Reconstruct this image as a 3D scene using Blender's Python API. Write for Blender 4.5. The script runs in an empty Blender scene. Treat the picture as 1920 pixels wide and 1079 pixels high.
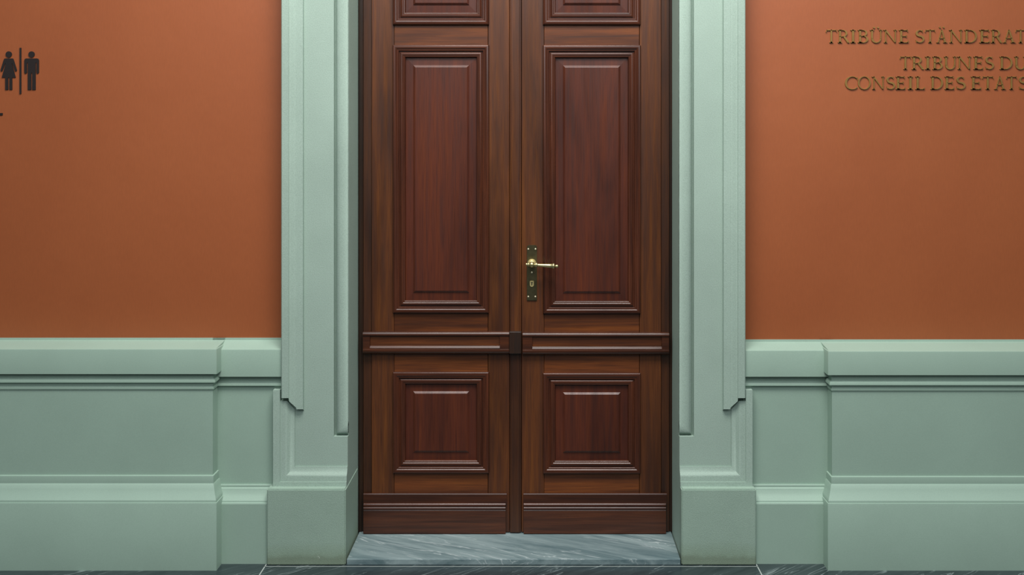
import bpy, bmesh, math, random
from mathutils import Vector, Matrix

S = bpy.context.scene
COL = S.collection
PI = math.pi

# ------------------------------------------------------------------ camera
PPM = 480.0            # image pixels per metre on the plane of the door face (y = 0)
DIST = 4.0             # camera to door face
CX, CY = 1010.0, 270.0  # image point straight ahead of the lens (the photo is shift-corrected)
CAMZ = 1.5425          # lens above the floor
cam_d = bpy.data.cameras.new('camera')
cam = bpy.data.objects.new('camera', cam_d)
COL.objects.link(cam)
cam.location = (0, -DIST, CAMZ)
cam.rotation_euler = (PI / 2, 0, 0)
cam_d.sensor_width = 36.0
cam_d.sensor_fit = 'HORIZONTAL'
cam_d.lens = PPM * DIST / 1920.0 * 36.0
cam_d.shift_x = (960.0 - CX) / 1920.0
cam_d.shift_y = (CY - 539.5) / 1920.0
cam_d.clip_start = 0.05
S.camera = cam

# ------------------------------------------------------------------ light and exposure
W = bpy.data.worlds.new('world')
S.world = W
W.use_nodes = True
# a hall open to daylight from above, dim at eye level
_nt = W.node_tree
_bg = _nt.nodes['Background']
_tc = _nt.nodes.new('ShaderNodeTexCoord')
_sp = _nt.nodes.new('ShaderNodeSeparateXYZ')
_rp = _nt.nodes.new('ShaderNodeValToRGB')
_nt.links.new(_tc.outputs['Generated'], _sp.inputs[0])
_nt.links.new(_sp.outputs['Z'], _rp.inputs[0])
_nt.links.new(_rp.outputs['Color'], _bg.inputs[0])
_rp.color_ramp.elements[0].position = 0.10
_rp.color_ramp.elements[0].color = (0.23, 0.24, 0.24, 1)
_rp.color_ramp.elements[1].position = 0.75
_rp.color_ramp.elements[1].color = (0.78, 0.90, 1.0, 1)
_bg.inputs[1].default_value = 0.42


def area(name, loc, target, sx, sy, power, color):
    d = bpy.data.lights.new(name, 'AREA')
    d.shape = 'RECTANGLE'
    d.size, d.size_y = sx, sy
    d.energy = power
    d.color = color
    o = bpy.data.objects.new(name, d)
    COL.objects.link(o)
    o.location = loc
    o.rotation_euler = (Vector(target) - Vector(loc)).to_track_quat('-Z', 'Y').to_euler()
    return o


area('skylight', (0.0, -1.75, 4.1), (0.0, -0.75, 0.6), 2.3, 1.2, 164, (1.0, 0.97, 0.93))
area('hall_fill', (0.3, -4.6, 4.2), (0.0, -0.5, 1.0), 6.5, 2.0, 106, (0.97, 0.98, 1.0))  # added frontal fill in place of ambient hall light, no known lamp

S.view_settings.view_transform = 'Standard'
S.view_settings.look = 'None'
S.view_settings.gamma = 1.0
S.view_settings.exposure = 0.0
S.view_settings.use_curve_mapping = False
S.cycles.max_bounces = 6


# ------------------------------------------------------------------ photo measure -> place
def sc(y):
    return DIST / (DIST + y)


def X(px, y=0.0):
    return (px - CX) / (PPM * sc(y))


def Z(py, y=0.0):
    return CAMZ + (CY - py) / (PPM * sc(y))


# ------------------------------------------------------------------ materials
def new_mat(name):
    m = bpy.data.materials.new(name)
    m.use_nodes = True
    nt = m.node_tree
    return m, nt, nt.nodes['Principled BSDF']


def N(nt, kind, **kw):
    n = nt.nodes.new(kind)
    for k, v in kw.items():
        if k in n.inputs.keys():
            n.inputs[k].default_value = v
        else:
            setattr(n, k, v)
    return n


def ramp(nt, stops, src):
    r = nt.nodes.new('ShaderNodeValToRGB')
    e = r.color_ramp.elements
    while len(e) < len(stops):
        e.new(0.5)
    for el, (p, c) in zip(e, stops):
        el.position = p
        el.color = (c[0], c[1], c[2], 1)
    nt.links.new(src, r.inputs[0])
    return r


def pos_map(nt, scale, loc=(0, 0, 0), rot=(0, 0, 0)):
    g = nt.nodes.new('ShaderNodeNewGeometry')
    m = nt.nodes.new('ShaderNodeMapping')
    m.inputs['Scale'].default_value = scale
    m.inputs['Location'].default_value = loc
    m.inputs['Rotation'].default_value = rot
    nt.links.new(g.outputs['Position'], m.inputs['Vector'])
    return m.outputs['Vector']


def mix(nt, a, b, fac, mode='MIX'):
    n = nt.nodes.new('ShaderNodeMix')
    n.data_type = 'RGBA'
    n.blend_type = mode
    for sock, v in ((n.inputs[6], a), (n.inputs[7], b), (n.inputs[0], fac)):
        if hasattr(v, 'is_output'):
            nt.links.new(v, sock)
        elif isinstance(v, (int, float)):
            sock.default_value = v
        else:
            sock.default_value = (v[0], v[1], v[2], 1)
    return n.outputs[2]


def wood(name, dark, mid, light, horizontal=False, rough=0.33, seed=0.0, patch=0.55):
    m, nt, b = new_mat(name)
    gs = (2.2, 30, 55) if horizontal else (55, 30, 2.2)
    v = pos_map(nt, gs, (seed, seed * 1.7, seed * .6))
    n1 = N(nt, 'ShaderNodeTexNoise', Scale=1.0, Detail=6.0, Roughness=0.62, Distortion=0.5)
    nt.links.new(v, n1.inputs['Vector'])
    r1 = ramp(nt, [(0.30, dark), (0.52, mid), (0.74, light)], n1.outputs['Fac'])
    # broad figure, long bands of darker and redder wood
    gs2 = (0.9, 3, 7) if horizontal else (7, 3, 0.9)
    v2 = pos_map(nt, gs2, (seed * 2.1 + 3, seed, 1.3))
    n2 = N(nt, 'ShaderNodeTexNoise', Scale=1.0, Detail=3.0, Roughness=0.55, Distortion=0.8)
    nt.links.new(v2, n2.inputs['Vector'])
    r2 = ramp(nt, [(0.36, (1 - patch, 1 - patch * 1.05, 1 - patch)), (0.56, (1, 1, 1)), (0.72, (1.15, 1.12, 1.0))], n2.outputs['Fac'])
    c = mix(nt, r1.outputs['Color'], r2.outputs['Color'], 1.0, 'MULTIPLY')
    # pores
    gs3 = (9, 160, 420) if horizontal else (420, 160, 9)
    v3 = pos_map(nt, gs3)
    n3 = N(nt, 'ShaderNodeTexNoise', Scale=1.0, Detail=2.0)
    nt.links.new(v3, n3.inputs['Vector'])
    r3 = ramp(nt, [(0.34, (0.62, 0.58, 0.55)), (0.5, (1, 1, 1))], n3.outputs['Fac'])
    c = mix(nt, c, r3.outputs['Color'], 0.7, 'MULTIPLY')
    nt.links.new(c, b.inputs['Base Color'])
    rr = ramp(nt, [(0.3, (rough + .12,) * 3), (0.7, (rough,) * 3)], n1.outputs['Fac'])
    nt.links.new(rr.outputs['Color'], b.inputs['Roughness'])
    bp = N(nt, 'ShaderNodeBump', Strength=0.10, Distance=0.001)
    nt.links.new(n3.outputs['Fac'], bp.inputs['Height'])
    nt.links.new(bp.outputs['Normal'], b.inputs['Normal'])
    b.inputs['Specular IOR Level'].default_value = 0.5
    return m


M = {}
M['stile'] = wood('oak_stile', (.064, .0195, .0066), (.104, .0315, .0086), (.158, .0520, .0118), seed=1.0, patch=.48)
M['rail'] = wood('oak_rail', (0.0693, 0.0194, 0.0056), (0.1425, 0.0403, 0.0100), (0.2310, 0.0697, 0.0148), horizontal=True, seed=4.0, patch=.45)
M['panel'] = wood('red_panel_wood', (0.0560, 0.0120, 0.0057), (0.0860, 0.0188, 0.0077), (0.1120, 0.0268, 0.0097), seed=7.0, patch=.36)
M['mould'] = wood('moulding_wood', (0.0434, 0.0119, 0.0058), (0.0734, 0.0204, 0.0088), (0.1067, 0.0291, 0.0117), seed=9.0, rough=.22, patch=.3)
M['mould_h'] = wood('moulding_wood_level', (0.0434, 0.0119, 0.0058), (0.0734, 0.0204, 0.0088), (0.1067, 0.0291, 0.0117), horizontal=True, seed=9.0, rough=.22, patch=.3)
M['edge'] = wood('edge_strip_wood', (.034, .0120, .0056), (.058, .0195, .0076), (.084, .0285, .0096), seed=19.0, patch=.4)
M['jamb'] = wood('dark_jamb_wood', (.018, .0085, .0050), (.030, .0130, .0065), (.046, .0190, .0085), seed=12.0, patch=.3)
M['kick'] = wood('kick_board_wood', (0.0378, 0.0115, 0.0052), (0.0735, 0.0215, 0.0088), (0.1092, 0.0320, 0.0113), horizontal=True, seed=15.0, patch=.4, rough=.25)


def stone_paint(name, base, grain, bump, speck=False, grime=False):
    m, nt, b = new_mat(name)
    v = pos_map(nt, (1, 1, 1))
    n = N(nt, 'ShaderNodeTexNoise', Scale=3.0, Detail=5.0, Roughness=0.6)
    nt.links.new(v, n.inputs['Vector'])
    d = [k * (1 - grain) for k in base]
    l = [min(1, k * (1 + grain)) for k in base]
    r = ramp(nt, [(0.32, d), (0.68, l)], n.outputs['Fac'])
    c = r.outputs['Color']
    f = N(nt, 'ShaderNodeTexNoise', Scale=320.0, Detail=3.0, Roughness=0.7)
    nt.links.new(v, f.inputs['Vector'])
    rf = ramp(nt, [(0.36, (.86, .86, .85)), (0.62, (1.04, 1.04, 1.04))], f.outputs['Fac'])
    c = mix(nt, c, rf.outputs['Color'], 1.0 if speck else 0.35, 'MULTIPLY')
    if grime:
        # scuffs, chips and a dirty tide line where the mop reaches
        g = nt.nodes.new('ShaderNodeNewGeometry')
        sx = nt.nodes.new('ShaderNodeSeparateXYZ')
        nt.links.new(g.outputs['Position'], sx.inputs[0])
        nz = N(nt, 'ShaderNodeTexNoise', Scale=9.0, Detail=6.0, Roughness=.7)
        nt.links.new(v, nz.inputs['Vector'])
        ad = N(nt, 'ShaderNodeMath', operation='MULTIPLY_ADD')
        nt.links.new(nz.outputs['Fac'], ad.inputs[0])
        ad.inputs[1].default_value = -0.05
        nt.links.new(sx.outputs['Z'], ad.inputs[2])
        rg = ramp(nt, [(0.0, (.50, .46, .36)), (0.015, (.80, .79, .70)), (0.06, (1, 1, 1))], ad.outputs[0])
        rg.color_ramp.elements[0].position = 0.0
        c = mix(nt, c, rg.outputs['Color'], 0.65, 'MULTIPLY')
        cz = N(nt, 'ShaderNodeTexNoise', Scale=26.0, Detail=5.0, Roughness=.75)
        nt.links.new(v, cz.inputs['Vector'])
        rc = ramp(nt, [(0.69, (0, 0, 0)), (0.72, (.6, .6, .6))], cz.outputs['Fac'])
        c = mix(nt, c, (.62, .70, .63), rc.outputs['Color'])
    nt.links.new(c, b.inputs['Base Color'])
    b.inputs['Roughness'].default_value = 0.62 if speck else 0.5
    b.inputs['Specular IOR Level'].default_value = 0.3
    bp = N(nt, 'ShaderNodeBump', Strength=bump, Distance=0.002)
    nt.links.new((f if speck else n).outputs['Fac'], bp.inputs['Height'])
    nt.links.new(bp.outputs['Normal'], b.inputs['Normal'])
    return m


M['stone'] = stone_paint('painted_stone', (.335, .445, .380), .05, .35, speck=True)
M['block'] = stone_paint('worn_painted_stone', (.310, .425, .350), .06, .5, speck=True, grime=True)
M['dado'] = stone_paint('dado_paint', (.305, .428, .352), .04, .25)


def wall_paint():
    m, nt, b = new_mat('orange_wall_paint')
    v = pos_map(nt, (1.6, 1, 1.1))
    n = N(nt, 'ShaderNodeTexNoise', Scale=1.5, Detail=4.0, Roughness=0.55)
    nt.links.new(v, n.inputs['Vector'])
    r = ramp(nt, [(0.3, (.300, .076, .0195)), (0.7, (.325, .086, .0230))], n.outputs['Fac'])
    # faint woven lining under the paint
    v2 = pos_map(nt, (260, 1, 40))
    n2 = N(nt, 'ShaderNodeTexNoise', Scale=1.0, Detail=2.0)
    nt.links.new(v2, n2.inputs['Vector'])
    r2 = ramp(nt, [(0.3, (.95, .95, .95)), (0.7, (1.03, 1.03, 1.03))], n2.outputs['Fac'])
    c = mix(nt, r.outputs['Color'], r2.outputs['Color'], 1.0, 'MULTIPLY')
    nt.links.new(c, b.inputs['Base Color'])
    b.inputs['Roughness'].default_value = 0.5
    b.inputs['Specular IOR Level'].default_value = 0.6
    v3 = pos_map(nt, (1, 1, 1))
    n3 = N(nt, 'ShaderNodeTexNoise', Scale=7.0, Detail=3.0)
    nt.links.new(v3, n3.inputs['Vector'])
    bp = N(nt, 'ShaderNodeBump', Strength=0.12, Distance=0.01)
    nt.links.new(n3.outputs['Fac'], bp.inputs['Height'])
    nt.links.new(bp.outputs['Normal'], b.inputs['Normal'])
    return m


M['wall'] = wall_paint()


def marble(name, dark, light, vein, rough, rot, seed=0.0, joint=False):
    m, nt, b = new_mat(name)
    def streak(scale, turn, loc):
        a = pos_map(nt, (1, 1, 1), (0, 0, 0), (0, 0, turn))
        mp = nt.nodes.new('ShaderNodeMapping')
        mp.inputs['Scale'].default_value = scale
        mp.inputs['Location'].default_value = loc
        nt.links.new(a, mp.inputs['Vector'])
        return mp.outputs['Vector']
    v = streak((1.1, 9.0, 9.0), rot, (seed, seed, 0))
    n = N(nt, 'ShaderNodeTexNoise', Scale=2.6, Detail=7.0, Roughness=0.65, Distortion=0.6)
    nt.links.new(v, n.inputs['Vector'])
    r = ramp(nt, [(0.33, dark), (0.66, light)], n.outputs['Fac'])
    v2 = streak((0.8, 7.0, 7.0), rot * 1.15, (seed + 2, seed, 0))
    n2 = N(nt, 'ShaderNodeTexNoise', Scale=2.2, Detail=4.0, Roughness=0.6, Distortion=0.9)
    nt.links.new(v2, n2.inputs['Vector'])
    r2 = ramp(nt, [(0.487, (0, 0, 0)), (0.50, (1, 1, 1)), (0.513, (0, 0, 0))], n2.outputs['Fac'])
    n4 = N(nt, 'ShaderNodeTexNoise', Scale=1.7, Detail=2.0)
    nt.links.new(v, n4.inputs['Vector'])
    r4 = ramp(nt, [(0.45, (0, 0, 0)), (0.62, (.8, .8, .8))], n4.outputs['Fac'])
    f = mix(nt, r2.outputs['Color'], r4.outputs['Color'], 1.0, 'MULTIPLY')
    c = mix(nt, r.outputs['Color'], vein, f)
    nt.links.new(c, b.inputs['Base Color'])
    b.inputs['Roughness'].default_value = rough
    return m


M['sill'] = marble('grey_blue_marble', (.100, .158, .170), (.270, .350, .355), (.55, .62, .62), .38, 0.42, 1.5)
M['floor'] = marble('dark_slate_marble', (.016, .026, .030), (.040, .058, .062), (.28, .34, .34), .22, -0.60, 5.0)


def plain(name, col, rough, metal=0.0, noise=0.0):
    m, nt, b = new_mat(name)
    if noise:
        v = pos_map(nt, (1, 1, 1))
        n = N(nt, 'ShaderNodeTexNoise', Scale=60.0, Detail=4.0)
        nt.links.new(v, n.inputs['Vector'])
        r = ramp(nt, [(0.3, [k * (1 - noise) for k in col]), (0.7, [k * (1 + noise) for k in col])], n.outputs['Fac'])
        nt.links.new(r.outputs['Color'], b.inputs['Base Color'])
    else:
        b.inputs['Base Color'].default_value = (*col, 1)
    b.inputs['Roughness'].default_value = rough
    b.inputs['Metallic'].default_value = metal
    return m


M['brass'] = plain('polished_brass', (.62, .54, .27), .36, 1.0, .08)
M['bronze'] = plain('tarnished_brass_plate', (.155, .135, .072), .42, 1.0, .18)
M['tablet'] = plain('bright_brass_tablet', (.60, .50, .22), .4, .45)
M['screw'] = plain('pale_screw_metal', (.66, .60, .42), .4, .5)
M['letter'] = plain('satin_brass_letters', (.32, .19, .055), .45, 0.6, .10)
M['black'] = plain('dark_brown_vinyl', (.012, .007, .006), .55)
M['hole'] = plain('keyhole_black', (.01, .008, .006), .6)
M['putty'] = plain('pale_joint_mortar', (.42, .47, .44), .8)


# ------------------------------------------------------------------ mesh helpers
def add_poly_prism(bm, pts, y0, y1):
    """pts: (x, z) outline; extruded from depth y0 (front) to y1 (back)."""
    a = sum(pts[i][0] * pts[(i + 1) % len(pts)][1] - pts[(i + 1) % len(pts)][0] * pts[i][1] for i in range(len(pts)))
    if a < 0:
        pts = pts[::-1]
    f = [bm.verts.new((x, y0, z)) for x, z in pts]
    k = [bm.verts.new((x, y1, z)) for x, z in pts]
    n = len(pts)
    bm.faces.new(f)
    bm.faces.new(k[::-1])
    for i in range(n):
        j = (i + 1) % n
        bm.faces.new((f[j], f[i], k[i], k[j]))


def add_box(bm, x0, x1, y0, y1, z0, z1, bev=0.0):
    t = bmesh.new()
    vs = [t.verts.new((x, y, z)) for x in (x0, x1) for y in (y0, y1) for z in (z0, z1)]
    for q in ((0, 1, 3, 2), (4, 6, 7, 5), (0, 4, 5, 1), (2, 3, 7, 6), (0, 2, 6, 4), (1, 5, 7, 3)):
        t.faces.new([vs[i] for i in q])
    bmesh.ops.recalc_face_normals(t, faces=t.faces)
    if bev:
        bmesh.ops.bevel(t, geom=list(t.edges), offset=bev, segments=2, profile=0.5, affect='EDGES')
    merge(bm, t)


def merge(bm, t):
    me = bpy.data.meshes.new('tmp')
    t.to_mesh(me)
    t.free()
    bm.from_mesh(me)
    bpy.data.meshes.remove(me)


def add_x_profile(bm, prof, x0, x1):
    """closed (y, z) outline run along x."""
    a = [bm.verts.new((x0, y, z)) for y, z in prof]
    b = [bm.verts.new((x1, y, z)) for y, z in prof]
    n = len(prof)
    bm.faces.new(a)
    bm.faces.new(b[::-1])
    for i in range(n):
        j = (i + 1) % n
        bm.faces.new((a[i], b[i], b[j], a[j]))
    bmesh.ops.recalc_face_normals(bm, faces=bm.faces)


def add_rings(bm, rings, fill_last=False, fill_first=False):
    """rings: list of equal-length vertex loops, joined by quads."""
    L = [[bm.verts.new(p) for p in r] for r in rings]
    n = len(rings[0])
    for a, b in zip(L, L[1:]):
        for i in range(n):
            j = (i + 1) % n
            bm.faces.new((a[i], a[j], b[j], b[i]))
    if fill_last:
        bm.faces.new(L[-1])
    if fill_first:
        bm.faces.new(L[0][::-1])
    bmesh.ops.recalc_face_normals(bm, faces=bm.faces)


def rect_ring(x0, x1, z0, z1, ins, y):
    return [(x0 + ins, y, z0 + ins), (x1 - ins, y, z0 + ins), (x1 - ins, y, z1 - ins), (x0 + ins, y, z1 - ins)]


def add_strips(bm, chains, closed=False):
    """chains: open point lists of equal length, skinned one to the next."""
    L = [[bm.verts.new(p) for p in c] for c in chains]
    for a, b in zip(L, L[1:]):
        for i in range(len(a) - 1):
            bm.faces.new((a[i], a[i + 1], b[i + 1], b[i]))
    return L


def add_lathe(bm, prof, origin, axis, seg=24):
    """prof: (distance along axis, radius)."""
    ax = Vector(axis).normalized()
    up = Vector((0, 0, 1)) if abs(ax.z) < .9 else Vector((1, 0, 0))
    u = ax.cross(up).normalized()
    v = ax.cross(u)
    o = Vector(origin)
    rings = []
    for d, r in prof:
        rings.append([o + ax * d + (u * math.cos(2 * PI * k / seg) + v * math.sin(2 * PI * k / seg)) * max(r, 1e-5) for k in range(seg)])
    add_rings(bm, rings, True, True)


def obj(name, bm, mat, parent=None, smooth=None):
    """link the shapes as one mesh object, its origin at the middle of its foot."""
    xs = [v.co.x for v in bm.verts]
    ys = [v.co.y for v in bm.verts]
    zs = [v.co.z for v in bm.verts]
    c = Vector(((min(xs) + max(xs)) / 2, (min(ys) + max(ys)) / 2, min(zs)))
    bmesh.ops.translate(bm, verts=bm.verts, vec=-c)
    me = bpy.data.meshes.new(name)
    bm.to_mesh(me)
    bm.free()
    me.materials.append(mat)
    if smooth:
        for p in me.polygons:
            p.use_smooth = True
        me.set_sharp_from_angle(angle=math.radians(smooth))
    o = bpy.data.objects.new(name, me)
    COL.objects.link(o)
    if parent is not None:
        o.parent = parent
        o.location = c - WORLD[parent.name]
    else:
        o.location = c
    WORLD[o.name] = c
    return o


WORLD = {}


def tag(o, label, cat=None, group=None, kind=None):
    if label:
        o['label'] = label
    if cat:
        o['category'] = cat
    if group:
        o['group'] = group
    if kind:
        o['kind'] = kind
    return o


def thing(name, loc, label, cat, group=None, kind=None):
    o = bpy.data.objects.new(name, None)
    o.empty_display_size = 0.1
    COL.objects.link(o)
    o.location = loc
    WORLD[o.name] = Vector(loc)
    return tag(o, label, cat, group, kind)


def B():
    return bmesh.new()


# ------------------------------------------------------------------ depths (towards the camera is negative y)
Y_WALL = -0.15
Y_FLAT = -0.20         # flat face of the stone surround
Y_BLOCK = -0.256       # plinth blocks
Y_JAMB = 0.03
TOP = 2.78             # door head
Z_SILL = Z(1000, 0.0)
CEIL = 3.7

# ------------------------------------------------------------------ walls and floor
bm = B()
add_box(bm, -3.2, X(545, Y_WALL), Y_WALL, 0.16, 0, CEIL)
tag(obj('wall_left', bm, M['wall']), 'matt orange painted wall with the black toilet sign, left of the door', 'wall', kind='structure')
bm = B()
add_box(bm, X(1382, Y_WALL), 3.2, Y_WALL, 0.16, 0, CEIL)
tag(obj('wall_right', bm, M['wall']), 'matt orange painted wall with brass lettering, right of the door', 'wall', kind='structure')
bm = B()
add_box(bm, X(545, Y_WALL) + .0005, X(1382, Y_WALL) - .0005, Y_WALL, 0.16, TOP + 0.26, CEIL)
tag(obj('wall_upper', bm, M['wall']), 'matt orange painted wall above the door surround', 'wall', kind='structure')

fl = thing('floor', (0, -1.5, 0), 'dark slate blue polished marble floor at the foot of the wall', 'floor', kind='structure')
yj = -0.262            # joint in front of plinth blocks and sill
yF = -6.0
xl0, xl1 = X(497, yj), X(1420, yj)
slabs = [(-3.2, xl0 - .002, yF, 0.16), (xl0 + .002, xl1 - .002, yF, yj - .004), (xl1 + .002, 3.2, yF, 0.16), (xl0 + .002, xl1 - .002, yj, 0.16)]
for a, b_, c, d in slabs:
    bm = B()
    add_box(bm, a, b_, c, d, -0.04, 0.0)
    obj('floor_slab', bm, M['floor'], fl)
bm = B()
add_box(bm, xl0 - .002, xl1 + .002, yj - .004, yj, -0.03, -0.0004)
add_box(bm, xl0 - .002, xl0 + .002, yF, 0.16, -0.03, -0.0004)
add_box(bm, xl1 - .002, xl1 + .002, yF, 0.16, -0.03, -0.0004)
obj('joint', bm, M['putty'], fl)

bm = B()
add_box(bm, X(640), X(1300), .165, .20, 0, TOP + .2)  # unseen panel added behind the leaves only to stop light coming through
tag(obj('light_blocker', bm, M['jamb']), 'dark unseen panel behind the closed double door, added to block light', 'wall', kind='structure')

# ------------------------------------------------------------------ threshold slab
bm = B()
add_box(bm, X(649, Y_BLOCK) + .0015, X(1277, Y_BLOCK) - .0015, Y_BLOCK + .003, 0.10, 0.0, Z_SILL, 0.002)
tag(obj('threshold_slab', bm, M['sill']), 'pale blue grey veined marble threshold slab under the double door', 'threshold', kind='structure')


# ------------------------------------------------------------------ stone door surround, one jamb each side
def px_side(left, xl, xr):
    return xl if left else xr


def jamb(name, left, label):
    """px measured on the left jamb; the right jamb has its own measures."""
    root = thing(name, (X(590 if left else 1335, Y_FLAT), Y_FLAT, 0), label, 'door surround', kind='structure')
    if left:
        arris, q, f0 = 652, 626, 570          # inner arris, quirk, where the flat begins
        band = (570, 556, 541, 527)           # inner fillet, cyma, outer fillet, edge
        foot = (553, 512)
        blk = (500, 648)
        back = 672
    else:
        arris, q, f0 = 1274, 1301, 1355
        band = (1355, 1369, 1384, 1398)
        foot = (1371, 1411)
        blk = (1418, 1278)
        back = 1263
    sg = -1 if left else 1                     # outward
    xa = X(arris, Y_FLAT)
    xq = X(q, Y_FLAT)
    y_b0 = Y_FLAT + .014
    zt = TOP
    z_bead = Z(819, Y_FLAT)
    # shaft: flat face, quirk cheek, reveal, closed outline run upward
    bm = B()
    xf = X(f0, Y_FLAT)
    out = X(band[3], -0.245)
    # upper shaft above the bead stop
    add_box(bm, *sorted((out - sg * .002, xq)), Y_FLAT, 0.16, 0, zt + .26)
    add_box(bm, *sorted((xq, xa)), Y_FLAT + .022, 0.16, z_bead, zt)
    # lower square arris
    add_box(bm, *sorted((xq, xa)), Y_FLAT, 0.16, 0, z_bead, .0)
    obj('shaft', bm, M['stone'], root)
    # quirked bead on the inner arris, returning at its stop
    bm = B()
    wb = abs(xa - xq)
    prof = []
    nb = 10
    prof.append((0.0, Y_FLAT + .0215))
    prof.append((wb * .13, Y_FLAT + .0215))
    for k in range(nb + 1):
        t = PI * k / nb * 0.78
        u = .13 + .87 * (1 - math.cos(t)) / (1 - math.cos(PI * .78))
        prof.append((wb * u, Y_FLAT + .0215 - (.0195 * math.sin(t) ** .4)))
    vert, turn, end = [], [], []
    s2 = -sg
    for u, y in prof:
        xx = xq + s2 * u
        vert.append((xx, y, zt))
        turn.append((xx, y, z_bead + u))
        end.append((xa, y, z_bead + u))
    add_strips(bm, [vert, turn, end])
    # back of the bead, so that it is solid
    add_strips(bm, [[(p[0], Y_FLAT + .022, p[2]) for p in vert], [(p[0], Y_FLAT + .022, p[2]) for p in turn], [(p[0], Y_FLAT + .022, p[2]) for p in end]])
    bmesh.ops.remove_doubles(bm, verts=bm.verts, dist=1e-6)
    bmesh.ops.recalc_face_normals(bm, faces=bm.faces)
    obj('inner_bead', bm, M['stone'], root, 40)
    # outer moulding: inner fillet, cyma, outer fillet; splayed end
    bm = B()
    yo, yi = Y_FLAT - .032, Y_FLAT - .014
    pts = [(X(band[0], Y_FLAT), Y_FLAT + .001, 770), (X(band[0], Y_FLAT) + sg * .001, yi, 768), (X(band[1], yi), yi - .002, 768)]
    n = 8
    xs, xe = X(band[1], yi) + sg * .001, X(band[2], yo) - sg * .001
    for k in range(n + 1):
        t = k / n
        e = t * t * (3 - 2 * t)
        pts.append((xs + (xe - xs) * t, yi - .003 + (yo + .007 - yi) * e, 765 - 12 * t))
    pts += [(X(band[2], yo), yo, 747), (X(band[3], yo) - sg * .003, yo, 747), (X(band[3], yo), yo + .003, 747)]
    top = [(x, y, zt + .26) for x, y, z in pts] + [(pts[-1][0], Y_WALL + .02, zt + .26)]
    bot = [(x, y, Z(z, y)) for x, y, z in pts]
    bot += [(pts[-1][0], Y_WALL + .02, Z(747, yo))]
    und = [(x, Y_FLAT + .001, z - .002) for x, y, z in bot]
    add_strips(bm, [top, bot, und])
    bmesh.ops.recalc_face_normals(bm, faces=bm.faces)
    obj('outer_moulding', bm, M['stone'], root, 35)
    # foot moulding: runs down the outer side, mitres and runs along above the block
    bm = B()
    fp = [(0, .0), (.4, .005), (3.5, .006), (8, .0085), (12, .0125), (15.5, .0175), (18, .020), (20, .0205), (29, .0215), (29.6, .0255), (43.0, .027)]
    k = abs(foot[1] - foot[0]) / 43.0
    v0, mt, en = [], [], []
    for i, (w, p) in enumerate(fp):
        y = Y_FLAT - p
        ztop = Z(732, y) if w > 29.3 else Z(753, y) if w > 12.5 else Z(755 + (12.5 - w) * 1.1, y)
        xx = X(foot[0] + sg * w * k, y)
        zz = Z(875 + w, y)
        v0.append((xx, y, ztop))
        mt.append((xx, y, zz))
        en.append((xa, y, zz))
    # flank back to the wall
    xx = v0[-1][0]
    v0 = v0 + [(xx, Y_WALL + .02, v0[-1][2])]
    mt = mt + [(xx, Y_WALL + .02, mt[-1][2])]
    en = en + [(xa, Y_FLAT + .001, en[-1][2])]
    L = add_strips(bm, [v0, mt, en])
    # top ledge
    tb = [(x, Y_WALL + .02, z) for x, y, z in v0[:-1]] + [v0[-1]]
    add_strips(bm, [tb, v0])
    # reveal side cheek
    bm.faces.new([bm.verts.new(p) for p in en])
    bmesh.ops.remove_doubles(bm, verts=bm.verts, dist=1e-6)
    bmesh.ops.recalc_face_normals(bm, faces=bm.faces)
    obj('foot_moulding', bm, M['stone'], root, 30)
    # plinth block
    bm = B()
    b0, b1 = sorted((X(blk[0], Y_BLOCK), X(blk[1], Y_BLOCK)))
    add_box(bm, b0, b1, Y_BLOCK, 0.0, 0, Z(918, Y_BLOCK), .0)
    e = [ed for ed in bm.edges]
    bmesh.ops.bevel(bm, geom=e, offset=.004, segments=2, affect='EDGES')
    obj('plinth_block', bm, M['block'], root, 30)
    return root


jamb('trim_1', True, 'pale green painted stone jamb left of the brown double door')
jamb('trim_2', False, 'pale green painted stone jamb right of the brown double door')
bm = B()
add_box(bm, X(626, Y_FLAT), X(1301, Y_FLAT), Y_FLAT, 0.16, TOP, TOP + .26)
tag(obj('trim_3', bm, M['stone']), 'pale green stone lintel above the brown double door', 'lintel', kind='structure')


# ------------------------------------------------------------------ dado (wainscot) either side
def sweep_plan(bm, prof, path, pmin=None, xs=1.0):
    """prof: (p, z) top to bottom, p = projection in front of the path; path: plan points, front on its right."""
    n = len(path)
    chains = []
    for i in range(n):
        P = Vector(path[i])
        dirs = []
        if i > 0:
            dirs.append((Vector(path[i]) - Vector(path[i - 1])).normalized())
        if i < n - 1:
            dirs.append((Vector(path[i + 1]) - Vector(path[i])).normalized())
        nr = [Vector((d.y, -d.x)) for d in dirs]
        if len(nr) == 1:
            off = nr[0]
        else:
            off = (nr[0] + nr[1])
            off = off / (off.length_squared / 2)
        chains.append([(P.x + off.x * xs * (p if pmin is None else max(p, pmin)), P.y + off.y * p, z) for p, z in prof])
    add_strips(bm, chains)
    bmesh.ops.recalc_face_normals(bm, faces=bm.faces)


def flip_front(bm):
    """make the normals face the viewer."""
    bm.normal_update()
    s = sum(f.normal.y * f.calc_area() for f in bm.faces)
    if s > 0:
        bmesh.ops.reverse_faces(bm, faces=bm.faces)


def dado_part(name, root, pts, path, back, pmin=None, xs=1.0):
    """pts: (depth y, image row) down the face; path in plan given at depth `back`."""
    prof = [(back - y, Z(py, y)) for y, py in pts]
    bm = B()
    sweep_plan(bm, prof, path, pmin, xs)
    flip_front(bm)
    return obj(name, bm, M['dado'], root, 28)


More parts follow.
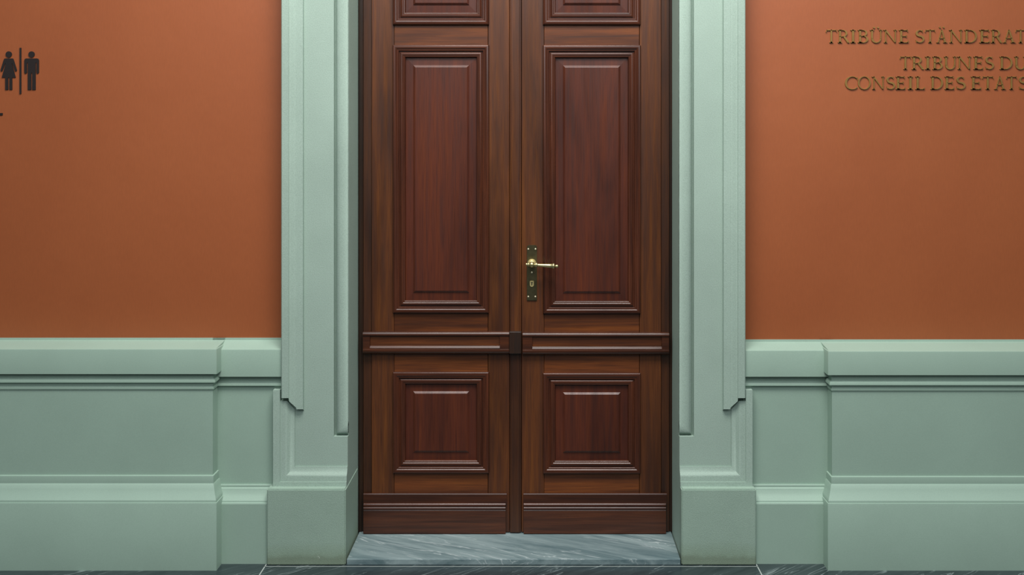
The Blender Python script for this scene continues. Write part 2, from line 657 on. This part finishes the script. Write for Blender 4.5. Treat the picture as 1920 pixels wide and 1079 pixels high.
def dado(name, left, projecting, label):
    W0 = Y_WALL + .004
    if projecting:
        yd, yc, yp = -0.255, -0.275, -0.302
        if left:
            cap = [(W0, 633.6), (-.160, 633.9), (-.161, 638), (-.165, 639), (-.268, 654), (-.274, 655.5), (yc, 657), (yc, 702), (-.258, 702.5)]
            bed = [(-.258, 703), (-.258, 709), (-.264, 712), (-.2665, 715), (-.2665, 718), (-.257, 719.5), (-.2565, 725), (-.259, 727), (-.259, 730.5), (yd, 731.5)]
            die = [(yd, 731), (yd, 891)]
            base = [(yd, 891), (-.262, 893), (-.263, 895), (-.263, 907), (-.268, 910), (-.274, 918), (-.282, 927), (-.291, 935), (-.2955, 939), (-.296, 941), (-.2965, 943), (-.301, 944.5)]
            pl = [(-.300, 944), (yp, 947), (yp, None)]
            xe = X(399, yd)
        else:
            cap = [(W0, 636.8), (-.160, 637.1), (-.161, 641), (-.165, 642), (-.268, 658), (-.274, 659.5), (yc, 661), (yc, 704), (-.258, 704.5)]
            bed = [(-.258, 705), (-.258, 714), (-.264, 717), (-.2665, 720), (-.2665, 723), (-.257, 724.5), (-.2565, 728), (-.259, 730), (-.259, 733), (yd, 734)]
            die = [(yd, 734), (yd, 893)]
            base = [(yd, 893), (-.262, 895), (-.263, 897), (-.263, 908), (-.268, 911), (-.274, 919), (-.282, 928), (-.291, 936), (-.2955, 940), (-.296, 942), (-.2965, 944), (-.301, 945.5)]
            pl = [(-.300, 945), (yp, 948), (yp, None)]
            xe = X(1560, yd)
        path = [(-3.2, yd), (xe, yd), (xe, Y_WALL + .01)] if left else [(xe, Y_WALL + .01), (xe, yd), (3.2, yd)]
        back = yd
    else:
        yd, yc, yp = -0.198, -0.220, -0.243
        d = 0 if left else 2
        cap = [(W0, 633.6 + 1.6 * d), (-.160, 633.9 + 1.6 * d), (-.161, 638 + 1.6 * d), (-.165, 639.5 + 1.6 * d), (-.214, 654 + d), (-.219, 656 + d), (yc, 657.5 + d), (yc, 707), (-.200, 707.5)]
        bed = [(-.200, 708), (-.200, 715), (-.206, 719), (-.2085, 722), (-.2085, 724), (-.199, 725), (yd, 728)]
        die = [(yd, 727), (yd, 908)]
        base = [(yd, 908), (-.204, 909), (-.206, 911), (-.206, 914), (-.211, 917), (-.216, 925), (-.223, 931), (-.232, 937), (-.2365, 940), (-.237, 942), (-.2415, 944)]
        pl = [(-.241, 944), (yp, 946), (yp, None)]
        if left:
            path = [(X(399, -.255) - .03, yd), (X(545, yd), yd)]
        else:
            path = [(X(1380, yd), yd), (X(1560, -.255) + .03, yd)]
        back = yd
    xc = (path[0][0] + path[-1][0]) / 2
    root = thing(name, (xc, yd, 0), label, 'wainscot', kind='structure')
    dado_part('cap_rail', root, cap, path, back, .016 if projecting else None)
    dado_part('bed_moulding', root, bed, path, back)
    dado_part('die_panel', root, die, path, back)
    dado_part('base_moulding', root, base, path, back, None, .6)
    prof = [(back - y, Z(py, y) if py else 0.0) for y, py in pl]
    bm = B()
    sweep_plan(bm, prof, path, None, .6)
    flip_front(bm)
    obj('plinth', bm, M['dado'], root, 28)


dado('baseboard_left', True, True, 'long projecting sage green wainscot under the toilet sign')
dado('trim_4', True, False, 'short recessed sage green wainscot beside the left stone jamb')
dado('baseboard_right', False, True, 'long projecting sage green wainscot under the brass lettering')
dado('trim_5', False, False, 'short recessed sage green wainscot beside the right stone jamb')

# ------------------------------------------------------------------ wooden door frame
root = thing('trim_6', (X(968), Y_JAMB, Z_SILL), 'thin dark wooden door frame inside the stone surround', 'door frame', kind='structure')
for a, b_ in ((672.2, 681.0), (1255.0, 1263.0)):
    bm = B()
    x0, x1 = X(a, .012), X(b_, .012)
    add_box(bm, x0, x1, .012, .10, Z_SILL, TOP, .0015)
    xm = (x0 + x1) / 2
    add_box(bm, xm - .0035, xm + .0035, .008, .02, Z_SILL + .001, TOP - .001, .0015)
    add_box(bm, min(x0, x1) - (.012 if a > 1000 else 0), max(x0, x1) + (.012 if a < 1000 else 0), .047, .10, Z_SILL, TOP)
    obj('frame_post', bm, M['jamb'], root)
bm = B()
add_box(bm, X(681.2, .012), X(1254.8, .012), .012, .10, TOP - .02, TOP)
obj('frame_head', bm, M['jamb'], root)

# ------------------------------------------------------------------ door leaves
G = .0008
D_IN = .045            # thickness of stiles


def panel_with_moulding(root, xo0, xo1, zo0, zo1, rail_h):
    """bolection moulding with its raised and fielded panel; outline of the moulding given."""
    k = 1 / PPM
    x0, x1, z0, z1 = X(xo0), X(xo1), zo0, zo1
    # panel: flat margin, bevel, raised field
    bm = B()
    mg = 21 * k
    rings = [rect_ring(x0, x1, z0, z1, mg, .030), rect_ring(x0, x1, z0, z1, mg, .0066),
             rect_ring(x0, x1, z0, z1, 24 * k, .0066), rect_ring(x0, x1, z0, z1, 37.6 * k, .0054),
             rect_ring(x0, x1, z0, z1, 37.8 * k, .0040), rect_ring(x0, x1, z0, z1, 41.2 * k, -.0008), rect_ring(x0, x1, z0, z1, 41.8 * k, -.0012)]
    add_rings(bm, rings, True, True)
    p = obj('raised_panel', bm, M['panel'], root)
    # moulding swept round the panel with mitred corners
    prof = [(0, .002), (0, -.0085), (.35, -.0103), (1.0, -.0119), (2.0, -.0130), (3.2, -.0137), (5.0, -.0140), (6.3, -.0134), (7.4, -.0119), (8.3, -.0098), (10.2, -.0098),
            (10.8, -.0094), (11.3, -.0084), (11.6, -.0072), (11.8, -.003), (14.0, -.003), (14.25, -.0050), (14.8, -.0062), (15.8, -.0073), (17.3, -.0078), (18.8, -.0071), (19.8, -.0054), (20.9, -.0054),
            (21.6, -.0050), (22.4, -.0038), (22.9, -.0022), (23.3, .000), (23.6, .011), (23.6, .028), (0, .028)]
    bm = B()
    rr = [rect_ring(x0, x1, z0, z1, u * k, y) for u, y in prof]
    add_rings(bm, rr)
    # separate the level and upright members for grain: two materials by face direction
    me_mats = (M['mould'], M['mould_h'])
    o = obj('panel_moulding', bm, me_mats[0], p, 25)
    o.data.materials.append(me_mats[1])
    cx, cz = (x0 + x1) / 2 - WORLD[o.name].x, (z0 + z1) / 2 - WORLD[o.name].z
    hw, hh = (x1 - x0) / 2, (z1 - z0) / 2
    for poly in o.data.polygons:
        c = poly.center
        if hh - abs(c.z - cz) < hw - abs(c.x - cx):
            poly.material_index = 1
    return p


def leaf(name, left, label):
    if left:
        xs = dict(edge=(681.3, 697.0), st1=(697.0, 739.0), st2=(915.0, 955.0), rail=(739.0, 915.0), pan=(737.0, 917.0),
                  lock=(680.5, 954.5), inset=(693.5, 937.0), kick=(681.5, 949.0))
        rows = dict(top=(-310, 47), tall=(84.5, 587), small=(697, 887))
        dz = 0
    else:
        xs = dict(edge=(1254.7, 1239.5), st1=(978.0, 1020.0), st2=(1199.0, 1239.5), rail=(1020.0, 1199.0), pan=(1018.0, 1201.0),
                  lock=(980.0, 1254.5), inset=(998.0, 1241.0), kick=(982.0, 1249.5))
        rows = dict(top=(-310, 47), tall=(85, 588), small=(699, 887.5))
        dz = 1.5
    zb = Z_SILL + .003
    zt = TOP - .022
    root = thing(name, (X((xs['lock'][0] + xs['lock'][1]) / 2), 0.0, zb), label, 'door', kind='structure')
    for i, k in enumerate(('st1', 'st2')):
        a, b_ = xs[k]
        bm = B()
        add_box(bm, X(a) + (G if i else 0), X(b_), 0.0, D_IN, zb, zt, .0016)
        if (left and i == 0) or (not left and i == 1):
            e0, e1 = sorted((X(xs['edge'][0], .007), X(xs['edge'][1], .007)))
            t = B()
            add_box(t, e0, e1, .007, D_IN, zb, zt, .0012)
            obj('edge_strip', t, M['edge'], root)  # grime and recess shadow put into the strip's darker wood colour
        if not left and i == 0:
            add_box(bm, X(971), X(979), .032, D_IN, zb, zt)
        obj('stile', bm, M['stile'], root)
    # cross rails
    r0, r1 = X(xs['rail'][0]) + G, X(xs['rail'][1]) - G
    zz = lambda r: Z(r)
    gaps = [(zz(rows['top'][0]) - .004, zt), (zz(rows['tall'][0]) - .0042, zz(rows['top'][1]) + .0042),
            (zz(rows['small'][0]) - .0042, zz(rows['tall'][1]) + .0042), (zb, zz(rows['small'][1]) + .0042)]
    for a, b_ in gaps:
        bm = B()
        add_box(bm, r0, r1, 0.0004, D_IN, a, b_, .0012)
        obj('rail', bm, M['rail'], root)
    for a, b_ in (rows['top'], rows['tall'], rows['small']):
        panel_with_moulding(root, xs['pan'][0], xs['pan'][1], zz(b_), zz(a), 0)
    # lock rail: projecting ledge with a sunk strip
    l0, l1 = X(xs['lock'][0], -.02), X(xs['lock'][1], -.02)
    i0, i1 = X(xs['inset'][0], -.02), X(xs['inset'][1], -.02)
    d = dz
    yR = -.020
    prof = [(0.0, Z(621.5 + d, 0)), (-.014, Z(622.2 + d, -.014)), (-.0188, Z(623.2 + d, -.0188)), (-.0222, Z(625.0 + d, -.0222)), (-.0242, Z(627.6 + d, -.0242)), (-.0242, Z(629.2 + d, -.0242)), (yR, Z(630.0 + d, yR)),
            (yR, Z(655 + d, yR)), (-.0235, Z(656 + d, -.0235)), (-.0245, Z(659 + d, -.0245)), (-.021, Z(662 + d, -.021)), (-.012, Z(664 + d, -.012)), (0, Z(664.5 + d, 0))]
    bm = B()
    # the rail's run outside the sunk strip is whole; inside it the face is pulled back
    za, zc = Z(631.0 + d, yR), Z(653.5 + d, yR)
    for a, b_ in ((l0, i0), (i1, l1)):
        t = B()
        add_x_profile(t, prof, a, b_)
        merge(bm, t)
    up = [(y, z) for y, z in prof if z >= za - 1e-6]
    t = B()
    add_x_profile(t, up + [(yR, za), (0.0, za)], i0, i1)
    merge(bm, t)
    lo = [(y, z) for y, z in prof if z <= zc + 1e-6]
    t = B()
    add_x_profile(t, [(0.0, zc + .0084), (-.0125, zc + .0084), (yR - .0002, zc + .0004), (yR, zc)] + lo, i0, i1)
    merge(bm, t)
    lk = obj('lock_rail', bm, M['kick'], root, 45)
    bm = B()
    add_box(bm, i0 + .0005, i1 - .0005, -.0130, -.0005, zc + .0015, za - .0005)
    obj('sunk_strip', bm, M['rail'], lk)
    # kick board
    k0, k1 = X(xs['kick'][0], -.012), X(xs['kick'][1], -.012)
    bm = B()
    top_board = [(0.0, Z(925.0, 0)), (-.007, Z(926, -.007)), (-.009, Z(928, -.009)), (-.009, Z(946, -.009)), (0.0, Z(946, -.009))]
    t = B()
    add_x_profile(t, top_board, k0 - .001, k1 + .002)
    merge(bm, t)
    kb = [(0.0, Z(943.6, -.01)), (-.0105, Z(944.3, -.0105)), (-.0130, Z(945.3, -.013)), (-.0150, Z(947.0, -.015)), (-.0162, Z(949.0, -.0162)), (-.0156, Z(950.6, -.0156)), (-.0125, Z(951.0, -.0125)),
          (-.0150, Z(952.0, -.015)), (-.0170, Z(953.6, -.017)), (-.0178, Z(955.4, -.0178)), (-.0165, Z(956.8, -.0165)), (-.0145, Z(957.1, -.0145)), (0.0, Z(957.1, -.0145))]
    t = B()
    add_x_profile(t, [(-.014, Z(957.2, -.014)), (-.0155, Z(958.5, -.0155)), (-.0155, zb), (0.0, zb), (0.0, Z(957.2, -.014))], k0, k1 - .002)
    merge(bm, t)
    kk = obj('kick_board', bm, M['kick'], root, 25)
    bm = B()
    add_x_profile(bm, kb, k0 + .0005, k1 - .0025)
    obj('kick_moulding', bm, M['mould_h'], kk, 40)
    return root


d1 = leaf('door_1', True, 'panelled red brown wooden door leaf without a handle')
d2 = leaf('door_2', False, 'panelled red brown wooden door leaf with the brass handle')

# meeting strip on the left leaf
bm = B()
zb, zt = Z_SILL + .003, TOP - .022
zm = Z(645, 0)
add_box(bm, X(955.6), X(977.2), -.004, .03, zm, zt, .002)
add_box(bm, X(957.8), X(974.5), -.0085, -.003, zm, zt - .001, .002)
a = obj('astragal', bm, M['stile'], d1)
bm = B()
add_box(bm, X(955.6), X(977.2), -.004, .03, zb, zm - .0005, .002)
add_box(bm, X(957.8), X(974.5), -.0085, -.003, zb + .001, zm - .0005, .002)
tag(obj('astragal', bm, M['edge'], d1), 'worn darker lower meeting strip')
bm = B()
add_box(bm, X(954.8, -.02), X(977.5, -.02), -.0265, -.004, Z(663.5, -.02), Z(622.5, -.026), .0025)
obj('astragal_block', bm, M['jamb'], a)

# ------------------------------------------------------------------ handle on the right leaf
yp_ = -.0045
bm = B()
x0, x1, z0, z1 = X(988.0, yp_), X(1006.8, yp_), Z(564, yp_), Z(460, yp_)
c = .0055
outl = [(x0 + c * .2, z0), (x1 - c * .2, z0), (x1, z0 + c * .2), (x1, z1 - c), (x1 - c, z1), (x0 + c, z1), (x0, z1 - c), (x0, z0 + c * .2)]
add_poly_prism(bm, outl, yp_, 0.0)
bmesh.ops.bevel(bm, geom=[e for e in bm.edges if all(abs(v.co.y - yp_) < 1e-6 for v in e.verts)], offset=.0012, segments=2, affect='EDGES')
plate = tag(obj('backplate', bm, M['bronze'], d2), 'tall tarnished brass backplate')
for sx, sy in ((990.6, 467.5), (1004.0, 467.5), (990.6, 556.8), (1003.8, 556.8), (997.2, 511.5)):
    bm = B()
    add_lathe(bm, [(0, .0036), (.0008, .0034), (.0018, .0022), (.0022, .0)], (X(sx, yp_), yp_, Z(sy, yp_)), (0, -1, 0), 16)
    obj('screw', bm, M['screw'], plate, 40)
# lock cylinder: rounded brass tablet with a slot
bm = B()
cx_, w_, h0, h1 = X(997.2, yp_), .0078, Z(538, yp_), Z(527, yp_)
pts = [(cx_ - w_, h1 - .002), (cx_ - w_ + .002, h1), (cx_ + w_ - .002, h1), (cx_ + w_, h1 - .002)]
for k in range(9):
    t = -PI * k / 8
    pts.append((cx_ + w_ * math.cos(t), h0 + w_ + w_ * math.sin(t)))
add_poly_prism(bm, pts, yp_ - .004, yp_)
cyl = tag(obj('lock_cylinder', bm, M['tablet'], plate), 'small bright brass lock cylinder')
bm = B()
add_box(bm, cx_ - .0016, cx_ + .0016, yp_ - .0045, yp_ - .001, Z(535, yp_), Z(529.5, yp_))
add_box(bm, cx_ - .0042, cx_ + .0042, yp_ - .0044, yp_ - .001, Z(530.4, yp_), Z(529.2, yp_))
obj('key_slot', bm, M['hole'], plate)
# lever
hy = -.052
hub = (X(997.2, -.02), 0, Z(496.5, -.03))
bm = B()
zr = Z(494.5, -.012)
add_lathe(bm, [(.0045, .0172), (.0065, .0172), (.0080, .0165), (.0110, .0154), (.0140, .0137), (.0165, .0117), (.0185, .0095), (.0195, .006)], (X(997.2, -.02), 0, zr), (0, -1, 0), 32)
rosette_bm = bm
bm = B()
add_lathe(bm, [(.0185, .0085), (.026, .0085), (.040, .0085), (.044, .0105), (.050, .0118), (.056, .0112), (.061, .0085), (.064, .004)], (X(997.2, -.02), 0, zr), (0, -1, 0), 28)
xh = X(997.2, hy)
zh = Z(496.8, hy)
ang = math.radians(-3.5)
ax = (math.cos(ang), 0, math.sin(ang))
L1 = X(1047.5, hy) - xh
prof = [(0.0, .006), (.010, .0062), (.0135, .0088), (.0165, .0094), (.019, .0086), (.0205, .0060), (.026, .0054), (.030, .0056), (.045, .0068), (.060, .0078), (.0735, .0088), (.075, .0108), (.0785, .0112), (.0805, .0100), (.0825, .0064), (.085, .0048),
        (.0875, .0062), (.0905, .0068), (.0935, .0058), (.0955, .003), (.0962, .0)]
f = L1 / .0962
add_lathe(bm, [(d * f, r) for d, r in prof], (xh, hy, zh), ax, 24)
# small knob at the back of the neck
add_lathe(bm, [(0, .0055), (.010, .0055), (.013, .0072), (.0155, .0066), (.017, .0045), (.0195, .0056), (.0225, .0048), (.0235, .0)], (xh, hy, zh), (-ax[0], 0, -ax[2]), 20)
lever = tag(obj('lever_handle', bm, M['brass'], d2, 50), 'polished brass lever handle with turned grip')
obj('rosette', rosette_bm, M['tablet'], lever, 50)

# ------------------------------------------------------------------ toilet sign and small bar (cut-out figures on the wall)
YS = Y_WALL - .003


def fx(u):
    return X(u / 5.99, YS)


def fz(v):
    return Z(60 + v / 5.99, YS)


def circle(u, v, r, n=28):
    return [(fx(u + r * math.cos(2 * PI * k / n)), fz(v + r * math.sin(2 * PI * k / n))) for k in range(n)]


def P(*uv):
    return [(fx(u), fz(v)) for u, v in uv]


sign = thing('toilet_sign', (fx(220), YS, fz(700)), 'dark toilet pictogram of woman, line and man on orange wall', 'sign')
bm = B()
add_poly_prism(bm, circle(97, 252, 35), YS, Y_WALL)
body = [(54, 297), (140, 297), (150, 304), (189, 428), (184, 441), (170, 442), (135, 350), (131, 352), (175, 512), (136, 512), (136, 650), (104, 650), (104, 512),
        (91, 512), (91, 650), (58, 650), (58, 512), (19, 512), (63, 352), (59, 350), (24, 442), (10, 441), (5, 428), (44, 304)]
add_poly_prism(bm, P(*body), YS, Y_WALL)
obj('woman_figure', bm, M['black'], sign)
bm = B()
add_box(bm, fx(219), fx(238), YS, Y_WALL, fz(695), fz(177))
obj('divider_line', bm, M['black'], sign)
bm = B()
add_poly_prism(bm, circle(353, 252, 35), YS, Y_WALL)
body = [(292, 297), (416, 297), (430, 303), (436, 318), (436, 456), (430, 467), (414, 467), (408, 458), (408, 345), (399, 345), (399, 650), (361, 650), (361, 460),
        (350, 460), (350, 650), (311, 650), (311, 345), (301, 345), (301, 458), (295, 467), (279, 467), (272, 456), (272, 318), (278, 303)]
add_poly_prism(bm, P(*body), YS, Y_WALL)
obj('man_figure', bm, M['black'], sign)
bm = B()
add_box(bm, fx(-200), fx(28), YS, Y_WALL, fz(935), fz(911))
tag(obj('arrow_shaft', bm, M['black']), 'short dark horizontal bar low under the woman pictogram', 'sign')


# ------------------------------------------------------------------ brass lettering, Roman capitals cut as solids
def arc(cx, cy, ro, ri, a0, a1, off=0.0, n=18):
    """tapering ring piece: ro, ri = (rx, ry) of outer and inner ellipse; inner shifted by off."""
    o, i = [], []
    for k in range(n + 1):
        t = math.radians(a0 + (a1 - a0) * k / n)
        o.append((cx + ro[0] * math.cos(t), cy + ro[1] * math.sin(t)))
        i.append((cx + off + ri[0] * math.cos(t), cy + ri[1] * math.sin(t)))
    return [[o[k], o[k + 1], i[k + 1], i[k]] for k in range(n)]


def stem(x, w, y0=0.0, y1=1.0, s0=True, s1=True, sl=.075, st=.035):
    out = [[(x, y0), (x + w, y0), (x + w, y1), (x, y1)]]
    for yes, y, d in ((s0, y0, 1), (s1, y1, -1)):
        if yes:
            out.append([(x - sl, y), (x + w + sl, y), (x + w + sl, y + d * st), (x + w, y + d * (st + .05)), (x, y + d * (st + .05)), (x - sl, y + d * st)])
    return out


def bar(x0, x1, y, t=.055, tip=0, tl=.10):
    o = [[(x0, y), (x1, y), (x1, y + t), (x0, y + t)]]
    if tip > 0:
        o.append([(x1 - .05, y), (x1 + .025, y), (x1 + .035, y + tl + t), (x1 + .01, y + tl + t)])
    if tip < 0:
        o.append([(x1 - .05, y + t), (x1 + .02, y + t), (x1 + .02, y - tl), (x1 - .005, y - tl)])
    return o


def diag(xa, ya, xb, yb, w):
    return [[(xa, ya), (xa + w, ya), (xb + w, yb), (xb, yb)]]


def stroke(pts, ws):
    o = []
    n = len(pts)
    L, R = [], []
    for i, (x, y) in enumerate(pts):
        a, b = pts[max(0, i - 1)], pts[min(n - 1, i + 1)]
        dx, dy = b[0] - a[0], b[1] - a[1]
        l = math.hypot(dx, dy)
        nx, ny = -dy / l, dx / l
        L.append((x + nx * ws[i] / 2, y + ny * ws[i] / 2))
        R.append((x - nx * ws[i] / 2, y - ny * ws[i] / 2))
    for i in range(n - 1):
        o.append([L[i], L[i + 1], R[i + 1], R[i]])
    return o


def s_curve():
    pts = []
    for k in range(13):
        t = math.radians(40 + (270 - 40) * k / 12)
        pts.append((.235 + .175 * math.cos(t), .745 + .215 * math.sin(t)))
    for k in range(13):
        t = math.radians(90 - (90 + 140) * k / 12)
        pts.append((.235 + .205 * math.cos(t), .275 + .24 * math.sin(t)))
    n = len(pts)
    ws = [.055 + .075 * math.sin(PI * i / (n - 1)) ** 2 for i in range(n)]
    o = stroke(pts, ws)
    o.append([(.355, .96), (.385, .99), (.395, .80), (.365, .80)])
    o.append([(.035, .04), (.065, .0), (.045, .22), (.015, .22)])
    return o


SW = .11
GL = {
    'I': (.29, stem(.085, SW)),
    'L': (.55, stem(.085, SW) + bar(.1, .52, 0, .055, 1, .13)),
    'E': (.58, stem(.085, SW) + bar(.1, .52, 0, .055, 1, .13) + bar(.1, .50, .945, .055, -1, .11) + bar(.15, .44, .49, .05) + [[(.42, .41), (.45, .41), (.45, .62), (.42, .62)]]),
    'T': (.80, stem(.3375, SW, s1=False) + bar(.06, .74, .945, .055) + [[(.06, 1.0), (.10, 1.0), (.035, .80), (.005, .81)], [(.74, 1.0), (.70, 1.0), (.765, .80), (.795, .81)]]),
    'D': (.80, stem(.085, SW) + bar(.1, .36, 0, .05) + bar(.1, .36, .95, .05) + arc(.34, .5, (.44, .5), (.33, .455), -90, 90)),
    'B': (.62, stem(.085, SW) + bar(.1, .32, 0, .05) + bar(.1, .30, .95, .05) + bar(.1, .32, .50, .05) + arc(.30, .75, (.25, .25), (.15, .205), -90, 90) + arc(.32, .275, (.29, .275), (.175, .23), -90, 90)),
    'R': (.72, stem(.085, SW) + bar(.1, .32, .95, .05) + bar(.1, .32, .46, .05) + arc(.31, .73, (.28, .27), (.17, .225), -90, 90) + [[(.32, .49), (.46, .49), (.72, .035), (.72, 0), (.60, 0)]]),
    'U': (.80, stem(.085, SW, .3, 1, False, True) + stem(.66, .06, .3, 1, False, True) + arc(.4025, .32, (.3175, .335), (.2, .265), 180, 360, .03)),
    'N': (.90, stem(.13, .06, 0, 1, True, False) + stem(.745, .06, 0, 1, False, True) + [[(.02, 1.0), (.20, 1.0), (.805, 0.0), (.74, 0.0), (.13, .93), (.02, .965)]]),
    'A': (.86, diag(.12, 0, .385, 1.0, .06) + [[(.385, 1.0), (.47, 1.0), (.76, 0), (.62, 0)]] + bar(.22, .62, .33, .05)
          + [[(.02, 0), (.27, 0), (.27, .035), (.02, .035)], [(.54, 0), (.85, 0), (.85, .035), (.54, .035)]]),
    'O': (.94, arc(.47, .5, (.465, .515), (.36, .465), 0, 360, 0, 40)),
    'C': (.82, arc(.47, .5, (.465, .515), (.36, .465), 45, 318, .02, 30) + [[(.77, .93), (.82, .93), (.80, .72), (.775, .72)]]),
    'S': (.46, s_curve()),
}
GL['Ü'] = (.80, GL['U'][1] + arc(.27, 1.17, (.065, .065), (.001, .001), 0, 360, 0, 14) + arc(.53, 1.17, (.065, .065), (.001, .001), 0, 360, 0, 14))
GL['Ä'] = (.86, GL['A'][1] + arc(.29, 1.19, (.065, .065), (.001, .001), 0, 360, 0, 14) + arc(.57, 1.19, (.065, .065), (.001, .001), 0, 360, 0, 14))

YL = Y_WALL - .0045


def letter(ch, px0, px1, row_top, row_bot, parent):
    w, pieces = GL[ch]
    x0, x1 = X(px0, YL), X(px1, YL)
    zb_, zt_ = Z(row_bot, YL), Z(row_top, YL)
    sx, sz = (x1 - x0) / w, zt_ - zb_
    bm = B()
    for pc in pieces:
        # front face a little smaller than the foot: a soft edge that catches the light
        pts = [(x0 + x * sx, zb_ + z * sz) for x, z in pc]
        add_poly_prism(bm, pts, YL, Y_WALL)
    bmesh.ops.remove_doubles(bm, verts=bm.verts, dist=1e-7)
    return obj('letter', bm, M['letter'], parent)


c5 = lambda v: 1540 + v / 7.195
c6 = lambda v: 1720 + v / 7.195
line1 = [('T', c5(60), c5(215)), ('R', c5(222), c5(380)), ('I', c5(392), c5(468)), ('B', c5(490), c5(637)), ('Ü', c5(655), c5(825)), ('N', c5(835), c5(1025)), ('E', c5(1045), c5(1183)),
         ('S', c5(1272), c5(1385)), ('T', c6(103), c6(246)), ('Ä', c6(255), c6(408)), ('N', c6(425), c6(615)), ('D', c6(635), c6(810)), ('E', c6(837), c6(985)), ('R', c6(995), c6(1142)), ('A', c6(1150), c6(1328)), ('T', c6(1325), c6(1468))]
line2 = [('T', c5(1058), c5(1215)), ('R', c5(1220), c5(1385)), ('I', c6(103), c6(182)), ('B', c6(203), c6(345)), ('U', c6(360), c6(528)), ('N', c6(535), c6(732)), ('E', c6(757), c6(893)), ('S', c6(918), c6(1028)),
         ('D', c6(1110), c6(1290)), ('U', c6(1308), c6(1476))]
line3 = [('C', c5(318), c5(492)), ('O', c5(494), c5(668)), ('N', c5(678), c5(857)), ('S', c5(880), c5(990)), ('E', c5(1003), c5(1140)), ('I', c5(1165), c5(1243)), ('L', c5(1268), c5(1395)),
         ('D', c6(178), c6(352)), ('E', c6(368), c6(503)), ('S', c6(528), c6(645)), ('E', c6(722), c6(868)), ('T', c6(873), c6(1032)), ('A', c6(1035), c6(1197)), ('T', c6(1200), c6(1348)), ('S', c6(1372), c6(1485))]
t = thing('wall_lettering', (X(1740, YL), Y_WALL, Z(80.2, YL)), 'raised brass lettering TRIBÜNE STÄNDERAT in the topmost line on orange wall', 'lettering', 'brass lettering on the orange wall')
for ch, a, b_ in line1:
    letter(ch, a, b_, 55.8, 80.2, t)
t = thing('wall_lettering', (X(1780, YL), Y_WALL, Z(167.7, YL)), 'raised brass lettering TRIBUNES DU CONSEIL DES ETATS in two lower lines', 'lettering', 'brass lettering on the orange wall')
for ch, a, b_ in line2:
    letter(ch, a, b_, 105.9, 130.2, t)
for ch, a, b_ in line3:
    letter(ch, a, b_, 143.4, 167.7, t)
